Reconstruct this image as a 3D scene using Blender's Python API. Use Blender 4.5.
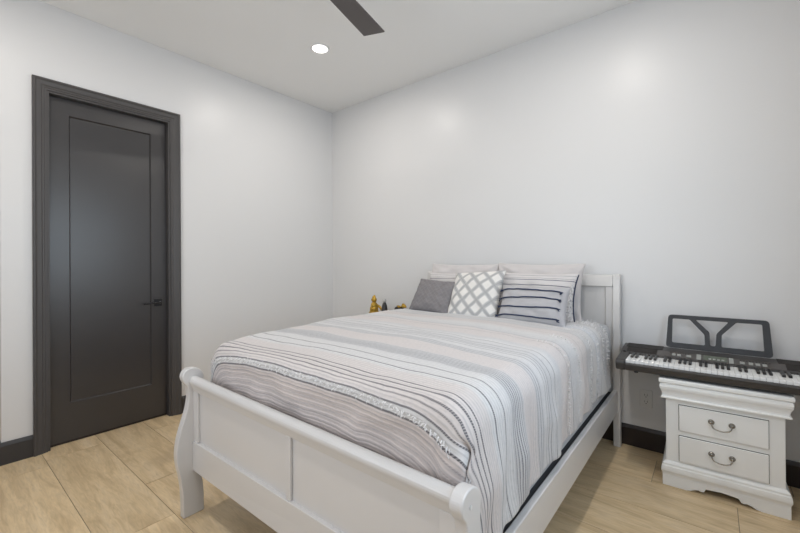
import bpy, bmesh, math, random
import numpy as np
from mathutils import Vector, Matrix, noise as mn

random.seed(7)
PI = math.pi
for o in list(bpy.data.objects):
    bpy.data.objects.remove(o)
scn = bpy.context.scene
COL = scn.collection

# ------------------------------------------------------------------ camera
yaw, pitch, roll = 0.6802, 0.0022, -0.0064
f_ = Vector((-math.sin(yaw)*math.cos(pitch), math.cos(yaw)*math.cos(pitch), math.sin(pitch)))
r_ = Vector((math.cos(yaw), math.sin(yaw), 0)); u_ = r_.cross(f_)
R_ = math.cos(roll)*r_ + math.sin(roll)*u_
U_ = -math.sin(roll)*r_ + math.cos(roll)*u_
cam = bpy.data.cameras.new('camera'); co = bpy.data.objects.new('camera', cam); COL.objects.link(co)
co.matrix_world = Matrix(((R_.x, U_.x, -f_.x, 3.4885), (R_.y, U_.y, -f_.y, -3.0489), (R_.z, U_.z, -f_.z, 1.266), (0, 0, 0, 1)))
cam.sensor_fit = 'HORIZONTAL'; cam.sensor_width = 36
cam.lens = 385.89/800*36
cam.shift_y = -5.8975/800
cam.clip_start = 0.02
scn.camera = co

# ------------------------------------------------------------------ world, exposure
W = bpy.data.worlds.new('world'); scn.world = W; W.use_nodes = True
wn = W.node_tree; bgn = wn.nodes['Background']
sky = wn.nodes.new('ShaderNodeTexSky'); sky.sky_type = 'NISHITA'
sky.sun_disc = False; sky.sun_elevation = math.radians(50)
wn.links.new(sky.outputs[0], bgn.inputs[0]); bgn.inputs[1].default_value = 0.12
scn.view_settings.view_transform = 'Standard'
try: scn.view_settings.look = 'None'
except Exception: pass
scn.view_settings.gamma = 1.0
scn.view_settings.use_curve_mapping = False
scn.view_settings.exposure = 0.03

H = 3.028           # ceiling height
RX = 4.06           # right wall
FY = -3.85          # front wall
HY = -2.742         # outer corner of the left wall

# ------------------------------------------------------------------ window daylight, added front fill and ceiling lamps
def area(name, loc, rot, sx, sy, power, col, shape='RECTANGLE', spread=PI):
    l = bpy.data.lights.new(name, 'AREA'); l.shape = shape; l.size = sx; l.size_y = sy
    l.energy = power; l.color = col; l.spread = spread
    o = bpy.data.objects.new(name, l); o.location = loc; o.rotation_euler = rot; COL.objects.link(o)
    return o
WIN = (-2.55, -1.15, 0.95, 2.25)       # window in the right wall: y0 y1 z0 z1
WIN_FILL = (1.0, 3.2, 0.85, 2.35)          # unseen window added behind the camera for fill light: x0 x1 z0 z1
area('daylight_right', (RX+0.16, (WIN[0]+WIN[1])/2, (WIN[2]+WIN[3])/2), (0, PI/2, 0), WIN[3]-WIN[2], WIN[1]-WIN[0], 26, (0.74, 0.87, 1.0))
area('fill_front', ((WIN_FILL[0]+WIN_FILL[1])/2, FY-0.16, (WIN_FILL[2]+WIN_FILL[3])/2), (PI/2+0.35, 0, 0), WIN_FILL[1]-WIN_FILL[0], WIN_FILL[3]-WIN_FILL[2], 27, (0.93, 0.96, 1.0))  # added fill lamp behind the camera, tilted up to brighten the ceiling
LAMPS = [(0.985, -0.985), (2.95, -1.03), (0.985, -2.85), (2.95, -2.85)]
LAMP_W = 9.5
for x, y in LAMPS:
    area('downlight', (x, y, H-0.012), (0, 0, 0), 0.085, 0.085, LAMP_W, (1.0, 0.945, 0.88), 'DISK')

# ------------------------------------------------------------------ materials
def mat(name, col, rough=0.5, metal=0.0, spec=0.5, bump=0.0, bscale=200, var=0.0, vscale=8, coat=0.0, sheen=0.0):
    m = bpy.data.materials.new(name); m.use_nodes = True
    nt = m.node_tree; b = nt.nodes['Principled BSDF']
    c = (*col, 1)
    b.inputs['Base Color'].default_value = c
    b.inputs['Roughness'].default_value = rough
    b.inputs['Metallic'].default_value = metal
    b.inputs['Specular IOR Level'].default_value = spec
    b.inputs['Coat Weight'].default_value = coat
    b.inputs['Sheen Weight'].default_value = sheen
    tc = nt.nodes.new('ShaderNodeTexCoord')
    if var:
        n = nt.nodes.new('ShaderNodeTexNoise'); n.inputs['Scale'].default_value = vscale; n.inputs['Detail'].default_value = 4
        nt.links.new(tc.outputs['Object'], n.inputs['Vector'])
        mx = nt.nodes.new('ShaderNodeMix'); mx.data_type = 'RGBA'
        mx.inputs[6].default_value = tuple(max(0, k*(1-var)) for k in col)+(1,)
        mx.inputs[7].default_value = tuple(min(1, k*(1+var)) for k in col)+(1,)
        nt.links.new(n.outputs[0], mx.inputs[0]); nt.links.new(mx.outputs[2], b.inputs['Base Color'])
    if bump:
        n = nt.nodes.new('ShaderNodeTexNoise'); n.inputs['Scale'].default_value = bscale; n.inputs['Detail'].default_value = 3
        nt.links.new(tc.outputs['Object'], n.inputs['Vector'])
        bp = nt.nodes.new('ShaderNodeBump'); bp.inputs['Strength'].default_value = bump; bp.inputs['Distance'].default_value = 0.002
        nt.links.new(n.outputs[0], bp.inputs['Height']); nt.links.new(bp.outputs[0], b.inputs['Normal'])
    return m

class G:
    """small helper for node graphs"""
    def __init__(s, m): s.nt = m.node_tree; s.b = s.nt.nodes['Principled BSDF']
    def n(s, t, **k):
        x = s.nt.nodes.new(t)
        for a, v in k.items(): setattr(x, a, v)
        return x
    def l(s, a, b): s.nt.links.new(a, b)
    def math(s, op, a, b=None, c=None):
        x = s.n('ShaderNodeMath', operation=op)
        for i, v in enumerate((a, b, c)):
            if v is None: continue
            if isinstance(v, (int, float)): x.inputs[i].default_value = v
            else: s.l(v, x.inputs[i])
        return x.outputs[0]
    def mix(s, fac, a, b):
        x = s.n('ShaderNodeMix', data_type='RGBA')
        for i, v in ((0, fac), (6, a), (7, b)):
            if isinstance(v, (int, float)): x.inputs[i].default_value = v
            elif isinstance(v, tuple): x.inputs[i].default_value = v if len(v) == 4 else (*v, 1)
            else: s.l(v, x.inputs[i])
        return x.outputs[2]

M_wall = mat('wall_paint', (0.715, 0.715, 0.718), 0.36, spec=0.38, bump=0.06, bscale=55)
M_ceil = mat('ceiling_paint', (0.87, 0.87, 0.86), 0.7, spec=0.2, bump=0.06, bscale=70)
M_dark = mat('charcoal_trim_paint', (0.070, 0.066, 0.066), 0.42, spec=0.45)
M_door = mat('charcoal_door_paint', (0.040, 0.037, 0.038), 0.30, spec=0.7)
M_base = mat('dark_baseboard_paint', (0.028, 0.021, 0.020), 0.4, spec=0.4)
M_base2 = mat('charcoal_baseboard_paint', (0.045, 0.042, 0.042), 0.4, spec=0.4)
M_white = mat('white_lacquer', (0.635, 0.622, 0.61), 0.33, spec=0.5, coat=0.3, bump=0.03, bscale=30)
M_white2 = mat('white_lacquer_nightstand', (0.85, 0.855, 0.84), 0.38, spec=0.45, coat=0.1)
M_gap = mat('drawer_gap_dark', (0.05, 0.045, 0.04), 0.8)
M_nickel = mat('antique_nickel', (0.30, 0.28, 0.25), 0.25, metal=1.0, var=0.3, vscale=60)
M_blackmetal = mat('black_metal', (0.03, 0.03, 0.032), 0.3, metal=0.6)
M_bright = mat('polished_chrome', (0.7, 0.7, 0.72), 0.15, metal=1.0)
M_kb = mat('keyboard_black_plastic', (0.050, 0.046, 0.044), 0.42, var=0.1, vscale=30)
M_kb2 = mat('keyboard_grey_panel', (0.085, 0.078, 0.074), 0.42, var=0.15, vscale=60)
M_kbd = mat('keyboard_speaker_grille', (0.020, 0.016, 0.014), 0.7, bump=0.6, bscale=500)
M_key = mat('white_key_plastic', (0.86, 0.86, 0.85), 0.25)
M_bkey = mat('black_key_plastic', (0.012, 0.011, 0.011), 0.3)
M_btn = mat('pale_button_plastic', (0.36, 0.37, 0.35), 0.4)
M_lcd = mat('lcd_glass', (0.13, 0.15, 0.12), 0.2)
M_rest = mat('music_rest_plastic', (0.026, 0.027, 0.031), 0.45)
M_plate = mat('outlet_plate_plastic', (0.70, 0.70, 0.69), 0.35)
M_hole = mat('outlet_slot_dark', (0.04, 0.04, 0.04), 0.6)
M_fan = mat('fan_blade_walnut_grey', (0.085, 0.074, 0.072), 0.45, var=0.12, vscale=12)
M_mattress = mat('mattress_fabric', (0.40, 0.41, 0.43), 0.9, bump=0.3, bscale=120, sheen=0.3)
M_gapboard = mat('dark_gap_board', (0.05, 0.05, 0.055), 0.9)
M_pillow = mat('pale_grey_pillowcase', (0.585, 0.555, 0.55), 0.9, bump=0.25, bscale=60, sheen=0.3)
M_gold = mat('gilded_resin', (0.50, 0.31, 0.05), 0.35, metal=0.75, var=0.5, vscale=60)
M_black = mat('black_resin', (0.025, 0.022, 0.022), 0.35)
M_silver = mat('pale_grey_resin', (0.50, 0.49, 0.48), 0.5)
M_rim = mat('lamp_trim_white', (0.82, 0.82, 0.82), 0.5)
M_lens = bpy.data.materials.new('lamp_lens'); M_lens.use_nodes = True
_b = M_lens.node_tree.nodes['Principled BSDF']; _b.inputs['Emission Color'].default_value = (1, 0.96, 0.9, 1); _b.inputs['Emission Strength'].default_value = 6.0
M_glass = bpy.data.materials.new('window_glass'); M_glass.use_nodes = True
_n = M_glass.node_tree; _n.nodes.remove(_n.nodes['Principled BSDF'])
_t = _n.nodes.new('ShaderNodeBsdfTransparent'); _g = _n.nodes.new('ShaderNodeBsdfGlossy'); _g.inputs['Roughness'].default_value = 0.02
_x = _n.nodes.new('ShaderNodeMixShader'); _x.inputs[0].default_value = 0.06
_n.links.new(_t.outputs[0], _x.inputs[1]); _n.links.new(_g.outputs[0], _x.inputs[2]); _n.links.new(_x.outputs[0], _n.nodes['Material Output'].inputs[0])
M_winframe = mat('window_frame_vinyl', (0.75, 0.75, 0.75), 0.4)
M_grout = mat('floor_grout', (0.30, 0.24, 0.18), 0.9)

# floor planks: pale oak look porcelain
M_floor = bpy.data.materials.new('oak_look_plank'); M_floor.use_nodes = True
g = G(M_floor)
att = g.n('ShaderNodeAttribute', attribute_name='plank_seed')
tc = g.n('ShaderNodeTexCoord')
cmb = g.n('ShaderNodeVectorMath', operation='ADD'); g.l(tc.outputs['Object'], cmb.inputs[0]); g.l(att.outputs['Vector'], cmb.inputs[1])
mp = g.n('ShaderNodeMapping'); mp.inputs['Scale'].default_value = (1.0, 7.0, 1.0); g.l(cmb.outputs[0], mp.inputs[0])
n1 = g.n('ShaderNodeTexNoise'); n1.inputs['Scale'].default_value = 2.2; n1.inputs['Detail'].default_value = 7; n1.inputs['Roughness'].default_value = 0.6; n1.inputs['Distortion'].default_value = 0.9; g.l(mp.outputs[0], n1.inputs[0])
n2 = g.n('ShaderNodeTexNoise'); n2.inputs['Scale'].default_value = 9; n2.inputs['Detail'].default_value = 5; n2.inputs['Distortion'].default_value = 1.5; g.l(mp.outputs[0], n2.inputs[0])
n3 = g.n('ShaderNodeTexNoise'); n3.inputs['Scale'].default_value = 2.6; n3.inputs['Detail'].default_value = 2; g.l(cmb.outputs[0], n3.inputs[0])
cr = g.n('ShaderNodeValToRGB'); g.l(n1.outputs[0], cr.inputs[0])
cr.color_ramp.elements[0].position = 0.28; cr.color_ramp.elements[0].color = (0.58, 0.41, 0.215, 1)
cr.color_ramp.elements[1].position = 0.72; cr.color_ramp.elements[1].color = (0.90, 0.71, 0.46, 1)
e = cr.color_ramp.elements.new(0.5); e.color = (0.82, 0.62, 0.36, 1)
fine = g.mix(g.math('MULTIPLY', g.math('POWER', n2.outputs[0], 2.0), 0.9), cr.outputs[0], (0.42, 0.31, 0.19))
kn = g.n('ShaderNodeMapRange'); kn.inputs[1].default_value = 0.62; kn.inputs[2].default_value = 0.74; kn.inputs[3].default_value = 0; kn.inputs[4].default_value = 0.28; g.l(n3.outputs[0], kn.inputs[0])
withk = g.mix(kn.outputs[0], fine, (0.30, 0.21, 0.13))
hs = g.n('ShaderNodeHueSaturation'); hs.inputs['Saturation'].default_value = 0.95; g.l(withk, hs.inputs['Color'])
sep = g.n('ShaderNodeSeparateXYZ'); g.l(att.outputs['Vector'], sep.inputs[0])
g.l(g.math('MULTIPLY_ADD', sep.outputs[2], 0.02, 0.93), hs.inputs['Value'])
g.l(hs.outputs[0], g.b.inputs['Base Color'])
g.b.inputs['Roughness'].default_value = 0.42; g.b.inputs['Specular IOR Level'].default_value = 0.35
bp = g.n('ShaderNodeBump'); bp.inputs['Strength'].default_value = 0.12; bp.inputs['Distance'].default_value = 0.002; g.l(n2.outputs[0], bp.inputs['Height']); g.l(bp.outputs[0], g.b.inputs['Normal'])

# quilt: woven stripes running across the bed; UV.y is metres from the headboard, UV.x metres across
M_quilt = bpy.data.materials.new('woven_stripe_quilt'); M_quilt.use_nodes = True
g = G(M_quilt)
uv = g.n('ShaderNodeUVMap'); uv.uv_map = 'UVMap'
su = g.n('ShaderNodeSeparateXYZ'); g.l(uv.outputs[0], su.inputs[0])
S, T0 = su.outputs[0], su.outputs[1]
nz = g.n('ShaderNodeTexNoise'); nz.inputs['Scale'].default_value = 9; nz.inputs['Detail'].default_value = 3; g.l(uv.outputs[0], nz.inputs[0])
T = g.math('ADD', T0, g.math('MULTIPLY', g.math('SUBTRACT', nz.outputs[0], 0.5), 0.011))
ramp = g.n('ShaderNodeValToRGB'); ramp.color_ramp.interpolation = 'LINEAR'
g.l(g.math('DIVIDE', T, 2.7), ramp.inputs[0])
WH = (0.635, 0.626, 0.622); PK = (0.62, 0.575, 0.557); GR = (0.56, 0.555, 0.56); BL = (0.63, 0.65, 0.69); FT = (0.62, 0.555, 0.53)
segs = [(0.0, WH), (0.40, GR), (0.46, WH), (0.60, BL), (0.64, WH), (0.78, GR), (0.83, PK), (0.93, PK), (1.0, WH), (1.10, GR), (1.13, PK),
        (1.26, PK), (1.29, GR), (1.33, WH), (1.42, GR), (1.50, WH), (1.52, GR), (1.56, GR), (1.58, PK), (1.68, PK), (1.70, GR), (1.785, GR), (1.80, WH),
        (1.92, WH), (1.94, PK), (2.09, PK), (2.10, WH), (2.12, WH), (2.132, FT), (2.7, FT)]
els = ramp.color_ramp.elements
els[0].position = 0; els[0].color = (*segs[0][1], 1); els[1].position = 1; els[1].color = (*segs[-1][1], 1)
for t, c in segs[1:-1]:
    e = els.new(t/2.7); e.color = (*c, 1)
# fine ribs
rib = g.math('SINE', g.math('MULTIPLY', T, 2*PI/0.0135))
ribm = g.math('MULTIPLY', g.math('GREATER_THAN', rib, 0.55), 0.27)
colr = g.mix(ribm, ramp.outputs[0], (0.30, 0.29, 0.30))
# slub texture across the grey bands
n4 = g.n('ShaderNodeTexNoise'); n4.inputs['Scale'].default_value = 1.0; n4.inputs['Detail'].default_value = 3
mp4 = g.n('ShaderNodeMapping'); mp4.inputs['Scale'].default_value = (60, 160, 1); g.l(uv.outputs[0], mp4.inputs[0]); g.l(mp4.outputs[0], n4.inputs[0])
slub = g.n('ShaderNodeMapRange'); slub.inputs[1].default_value = 0.5; slub.inputs[2].default_value = 0.75; slub.inputs[3].default_value = 0; slub.inputs[4].default_value = 0.36
g.l(n4.outputs[0], slub.inputs[0])
colr = g.mix(slub.outputs[0], colr, (0.34, 0.34, 0.36))
lines = [(0.43, .003, .4), (0.52, .003, .4), (0.62, .003, .4), (0.70, .003, .35), (0.80, .003, .4), (0.905, .003, .35), (1.105, .003, .5), (1.165, .003, .45), (1.345, .003, .6),
         (1.395, .003, .6), (1.43, .0025, .6), (1.45, .0025, .6), (1.475, .0025, .6), (1.525, .0024, .65), (1.545, .0024, .65), (1.563, .0022, .6), (1.70, .0024, .55), (1.715, .0024, .65), (1.729, .0026, .75), (1.742, .0026, .75), (1.755, .0026, .8), (1.768, .0024, .7), (1.78, .0022, .6),
         (1.845, .0028, .85), (1.905, .0034, .9), (2.00, .0034, .9), (2.026, .0038, .9), (2.053, .0034, .85), (2.071, .0022, .6), (2.096, .0030, .85), (2.125, .0034, .9),
         (2.148, .0022, .35), (2.172, .0024, .35), (2.20, .0024, .4), (2.225, .0028, .45), (2.25, .0024, .35), (2.27, .003, .5), (2.29, .0024, .4), (2.31, .0028, .5), (2.33, .0024, .35), (2.355, .003, .5), (2.375, .0024, .35), (2.40, .003, .5), (2.42, .0024, .35)]
acc = None
for t0, w, a in lines:
    c = g.math('MULTIPLY', g.math('COMPARE', T, t0, w), a)
    acc = c if acc is None else g.math('MAXIMUM', acc, c)
dash = g.math('MULTIPLY_ADD', g.math('GREATER_THAN', g.math('SINE', g.math('MULTIPLY', g.math('ADD', S, g.math('MULTIPLY', T, 0.6)), 2*PI/0.0055)), -0.3), 0.5, 0.5)
colr = g.mix(g.math('MULTIPLY', acc, dash), colr, (0.075, 0.072, 0.085))
g.l(colr, g.b.inputs['Base Color'])
g.b.inputs['Roughness'].default_value = 0.92; g.b.inputs['Specular IOR Level'].default_value = 0.15; g.b.inputs['Sheen Weight'].default_value = 0.15
bp = g.n('ShaderNodeBump'); bp.inputs['Strength'].default_value = 0.5; bp.inputs['Distance'].default_value = 0.002
g.l(g.math('ADD', g.math('MULTIPLY', rib, 0.5), g.math('MULTIPLY', n4.outputs[0], 1.5)), bp.inputs['Height']); g.l(bp.outputs[0], g.b.inputs['Normal'])
M_fringe = mat('fringe_yarn', (0.74, 0.73, 0.73), 0.95, sheen=0.3)
M_tuft = mat('navy_yarn', (0.030, 0.042, 0.085), 0.95)

def uvmat(name, base):
    m = bpy.data.materials.new(name); m.use_nodes = True
    g = G(m); uv = g.n('ShaderNodeUVMap'); uv.uv_map = 'UVMap'
    s = g.n('ShaderNodeSeparateXYZ'); g.l(uv.outputs[0], s.inputs[0])
    g.b.inputs['Roughness'].default_value = 0.92; g.b.inputs['Specular IOR Level'].default_value = 0.15
    n = g.n('ShaderNodeTexNoise'); n.inputs['Scale'].default_value = 150; n.inputs['Detail'].default_value = 3; g.l(uv.outputs[0], n.inputs[0])
    bp = g.n('ShaderNodeBump'); bp.inputs['Strength'].default_value = 0.4; bp.inputs['Distance'].default_value = 0.002
    g.l(n.outputs[0], bp.inputs['Height']); g.l(bp.outputs[0], g.b.inputs['Normal'])
    return m, g, s.outputs[0], s.outputs[1], n.outputs[0], uv
# grey heathered cushion with a faint lattice
M_greyp, g, su_, sv_, nn, uvn = uvmat('grey_cushion_weave', None)
a1 = g.math('PINGPONG', g.math('ADD', g.math('MULTIPLY', su_, 9), g.math('MULTIPLY', sv_, 8)), 1.0)
a2 = g.math('PINGPONG', g.math('SUBTRACT', g.math('MULTIPLY', su_, 9), g.math('MULTIPLY', sv_, 8)), 1.0)
lt = g.math('MULTIPLY', g.math('LESS_THAN', g.math('MINIMUM', a1, a2), 0.14), 0.22)
c = g.mix(nn, (0.14, 0.13, 0.135), (0.29, 0.275, 0.28)); c = g.mix(lt, c, (0.36, 0.35, 0.35)); g.l(c, g.b.inputs['Base Color'])
# diamonds: white tufted lozenges on pale grey with thin dark lines
M_diam, g, su_, sv_, nn, uvn = uvmat('lozenge_cushion', None)
a = g.math('ADD', g.math('MULTIPLY', su_, 1.85), g.math('MULTIPLY', sv_, 1.7)); b = g.math('SUBTRACT', g.math('MULTIPLY', su_, 1.85), g.math('MULTIPLY', sv_, 1.7))
fa = g.math('ABSOLUTE', g.math('SUBTRACT', g.math('FRACT', g.math('ADD', a, 10)), 0.5)); fb = g.math('ABSOLUTE', g.math('SUBTRACT', g.math('FRACT', g.math('ADD', b, 10)), 0.5))
mxx = g.math('MAXIMUM', fa, fb)
loz = g.math('LESS_THAN', mxx, 0.33)
ln = g.math('COMPARE', mxx, 0.49, 0.02)
c = g.mix(loz, (0.50, 0.50, 0.50), (0.80, 0.78, 0.75)); c = g.mix(g.math('MULTIPLY', ln, 0.45), c, (0.2, 0.2, 0.21)); g.l(c, g.b.inputs['Base Color'])
bp2 = g.n('ShaderNodeBump'); bp2.inputs['Strength'].default_value = 0.8; bp2.inputs['Distance'].default_value = 0.006
g.l(g.math('ADD', loz, g.math('MULTIPLY', nn, 0.4)), bp2.inputs['Height']); g.l(bp2.outputs[0], g.b.inputs['Normal'])
# navy corded lumbar cushion base and striped shams
M_lumb, g, su_, sv_, nn, uvn = uvmat('lumbar_cushion_cotton', None)
rb = g.math('GREATER_THAN', g.math('SINE', g.math('MULTIPLY', sv_, 120)), 0.5)
c = g.mix(g.math('MULTIPLY', rb, 0.25), (0.47, 0.46, 0.47), (0.25, 0.26, 0.30)); g.l(c, g.b.inputs['Base Color'])
def sham(name, navy):
    m, g, su_, sv_, nn, uvn = uvmat(name, None)
    acc = None
    for t0, w, al in [(-.62, .012, .6), (-.4, .012, .6), (-.15, .012, .7), (.12, .01, .6), (.38, .016, .9), (.62, .014, .9), (.70, .008, .6), (.84, .012, .5)]:
        c_ = g.math('MULTIPLY', g.math('COMPARE', sv_, t0, w), al); acc = c_ if acc is None else g.math('MAXIMUM', acc, c_)
    base = g.mix(g.math('MULTIPLY', g.math('GREATER_THAN', g.math('SINE', g.math('MULTIPLY', sv_, 100)), 0.6), 0.2), (0.64, 0.615, 0.61), (0.4, 0.4, 0.42))
    c = g.mix(acc, base, navy); g.l(c, g.b.inputs['Base Color']); return m
M_sham = sham('striped_sham_navy', (0.05, 0.06, 0.10))
M_sham2 = sham('striped_sham_grey', (0.14, 0.13, 0.14))

# ------------------------------------------------------------------ mesh helpers
def link(name, bm, m, parent=None, smooth=False, bevel=0.0, segs=2, kind=None):
    me = bpy.data.meshes.new(name); bmesh.ops.recalc_face_normals(bm, faces=bm.faces); bm.to_mesh(me); bm.free()
    o = bpy.data.objects.new(name, me); COL.objects.link(o)
    if isinstance(m, (list, tuple)):
        for k in m: me.materials.append(k)
    else: me.materials.append(m)
    if smooth:
        for p in me.polygons: p.use_smooth = True
    if bevel:
        b = o.modifiers.new('bevel', 'BEVEL'); b.width = bevel; b.segments = segs; b.limit_method = 'ANGLE'; b.angle_limit = math.radians(40)
        b.harden_normals = False
    if parent: o.parent = parent
    if kind: o['kind'] = kind
    return o
def thing(name, label, cat, loc=(0, 0, 0), rotz=0.0, group=None):
    o = bpy.data.objects.new(name, None); o.empty_display_size = 0.1; COL.objects.link(o)
    o.location = loc; o.rotation_euler = (0, 0, rotz)
    return tag(o, label, cat, group)
def tag(o, label, cat, group=None):
    o['label'] = label; o['category'] = cat
    if group: o['group'] = group
    return o
def box(bm, x0, x1, y0, y1, z0, z1):
    v = [bm.verts.new((x, y, z)) for x in (x0, x1) for y in (y0, y1) for z in (z0, z1)]
    fs = [bm.faces.new([v[i] for i in q]) for q in ((0, 1, 3, 2), (4, 6, 7, 5), (0, 4, 5, 1), (2, 3, 7, 6), (0, 2, 6, 4), (1, 5, 7, 3))]
    return fs
def B(*a):
    bm = bmesh.new(); box(bm, *a); return bm
def prism(bm, pts, axis, a, b):
    """closed outline pts extruded along axis ('x','y','z') from a to b"""
    def P(p, t):
        return {'x': (t, p[0], p[1]), 'y': (p[0], t, p[1]), 'z': (p[0], p[1], t)}[axis]
    A = [bm.verts.new(P(p, a)) for p in pts]; Bv = [bm.verts.new(P(p, b)) for p in pts]
    bm.faces.new(A); bm.faces.new(Bv[::-1]); n = len(pts)
    for i in range(n): bm.faces.new((A[i], A[(i+1) % n], Bv[(i+1) % n], Bv[i]))
def lathe(bm, prof, n=24, c=(0, 0, 0), sx=1, sy=1):
    rings = []
    for r, z in prof:
        rings.append([bm.verts.new((c[0]+sx*r*math.cos(2*PI*i/n), c[1]+sy*r*math.sin(2*PI*i/n), c[2]+z)) for i in range(n)])
    for a, b in zip(rings, rings[1:]):
        for i in range(n): bm.faces.new((a[i], a[(i+1) % n], b[(i+1) % n], b[i]))
    bm.faces.new(rings[0][::-1]); bm.faces.new(rings[-1])
def tube(bm, pts, r, n=10):
    pts = [Vector(p) for p in pts]; rings = []
    rr = r if isinstance(r, (list, tuple)) else [r]*len(pts)
    for i, p in enumerate(pts):
        d = (pts[min(i+1, len(pts)-1)]-pts[max(i-1, 0)]).normalized()
        a = d.cross(Vector((0, 0, 1)));
        if a.length < 0.1: a = d.cross(Vector((0, 1, 0)))
        a.normalize(); b = d.cross(a)
        rings.append([bm.verts.new(p+rr[i]*(math.cos(2*PI*k/n)*a+math.sin(2*PI*k/n)*b)) for k in range(n)])
    for a, b in zip(rings, rings[1:]):
        for k in range(n): bm.faces.new((a[k], a[(k+1) % n], b[(k+1) % n], b[k]))
    bm.faces.new(rings[0]); bm.faces.new(rings[-1][::-1])
def catmull(pts, k=6):
    out = []
    n = len(pts)
    for i in range(n-1):
        p0 = pts[max(i-1, 0)]; p1 = pts[i]; p2 = pts[i+1]; p3 = pts[min(i+2, n-1)]
        for j in range(k):
            t = j/k
            out.append(tuple(0.5*((2*b)+(-a+c)*t+(2*a-5*b+4*c-d)*t*t+(-a+3*b-3*c+d)*t**3) for a, b, c, d in zip(p0, p1, p2, p3)))
    out.append(tuple(pts[-1])); return out
def sweepU(bm, prof, x0, x1, yf, yb):
    """moulding on three sides: prof = [(out, z)...] around front (yf) and both sides up to the back yb, closed as a solid"""
    rings = []
    for o, z in prof:
        rings.append([bm.verts.new(p) for p in ((x0-o, yb, z), (x0-o, yf-o, z), (x1+o, yf-o, z), (x1+o, yb, z))])
    for a, b in zip(rings, rings[1:]):
        for i in range(4): bm.faces.new((a[i], a[(i+1) % 4], b[(i+1) % 4], b[i]))
    bm.faces.new(rings[0][::-1]); bm.faces.new(rings[-1])
def struct(name, bm, m, **k):
    o = link(name, bm, m, **k); o['kind'] = 'structure'; return o

# ------------------------------------------------------------------ room shell
# floor: grout bed + individual plank tops in one mesh
bm = bmesh.new()
seed = bm.verts.layers.float_vector.new('plank_seed')
box(bm, -1.4, RX+0.2, FY-0.2, 0.02, -0.06, -0.003)
for f in bm.faces: f.material_index = 1
PW, PL, GP = 0.302, 1.22, 0.0016
row0 = -2.555
offs = {0: 1.37, 1: 0.96, -1: 0.25, 7: 3.21, 6: 3.58}
for k in range(-5, 9):
    ya = row0+k*PW; yb = min(ya+PW, 0.015)
    if yb <= ya: continue
    rnd = random.Random(100+k)
    ox = offs.get(k, rnd.uniform(0, PL)) % PL
    for j in range(-3, 5):
        xa = ox+j*PL; xb = xa+PL
        xa = max(xa, -1.4); xb = min(xb, RX+0.2)
        if xb-xa < 0.02: continue
        n0 = len(bm.verts)
        fs = box(bm, xa+GP, xb-GP, max(ya, FY-0.2)+GP, yb-GP, -0.02, 0)
        sv = (rnd.uniform(-9, 9), rnd.uniform(-9, 9), rnd.uniform(-4, 4))
        for f in fs:
            for v in f.verts: v[seed] = sv
struct('floor', bm, [M_floor, M_grout])
struct('ceiling', B(-1.4, RX+0.2, FY-0.2, 0.12, H, H+0.1), M_ceil)
struct('wall_back', B(-0.12, RX+0.2, 0, 0.12, -0.02, H), M_wall)
DY0, DY1, DZ = -2.523, -1.7595, 2.4385     # rough door opening
bm = bmesh.new()
box(bm, -0.12, 0, HY, DY0, -0.02, H); box(bm, -0.12, 0, DY1, 0, -0.02, H); box(bm, -0.12, 0, DY0, DY1, DZ, H)
struct('wall_left', bm, M_wall)
struct('wall_alcove', B(-1.3, -0.12, HY, HY+0.12, -0.02, H), M_wall)
struct('wall_hall', B(-1.4, -1.3, FY-0.1, HY+0.12, -0.02, H), M_wall)
bm = bmesh.new()
a, b, c, d = WIN
box(bm, RX, RX+0.14, FY-0.1, a, -0.02, H); box(bm, RX, RX+0.14, b, 0, -0.02, H); box(bm, RX, RX+0.14, a, b, -0.02, c); box(bm, RX, RX+0.14, a, b, d, H)
struct('wall_right', bm, M_wall)
bm = bmesh.new()
a, b, c, d = WIN_FILL
box(bm, -1.3, a, FY-0.14, FY, -0.02, H); box(bm, b, RX, FY-0.14, FY, -0.02, H); box(bm, a, b, FY-0.14, FY, -0.02, c); box(bm, a, b, FY-0.14, FY, d, H)
struct('wall_front', bm, M_wall)
def window(name, axis):
    bm = bmesh.new(); t = 0.045
    if axis == 'x':
        a, b, c, d = WIN
        for (y0, y1, z0, z1) in ((a, a+t, c, d), (b-t, b, c, d), (a+t, b-t, c, c+t), (a+t, b-t, d-t, d), ((a+b)/2-t/2, (a+b)/2+t/2, c+t, d-t)):
            box(bm, RX+0.06, RX+0.11, y0, y1, z0, z1)
    else:
        a, b, c, d = WIN_FILL
        for (y0, y1, z0, z1) in ((a, a+t, c, d), (b-t, b, c, d), (a+t, b-t, c, c+t), (a+t, b-t, d-t, d), ((a+b)/2-t/2, (a+b)/2+t/2, c+t, d-t)):
            box(bm, y0, y1, FY-0.11, FY-0.06, z0, z1)
    w = struct(name, bm, M_winframe, bevel=0.004)
    if axis == 'x': p = B(RX+0.083, RX+0.087, a+t, b-t, c+t, d-t)
    else: p = B(a+t, b-t, FY-0.087, FY-0.083, c+t, d-t)
    link('pane', p, M_glass, w)
window('window_1', 'x'); window('fill_window_2', 'y')  # the second is unseen, added to let in the fill light

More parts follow.
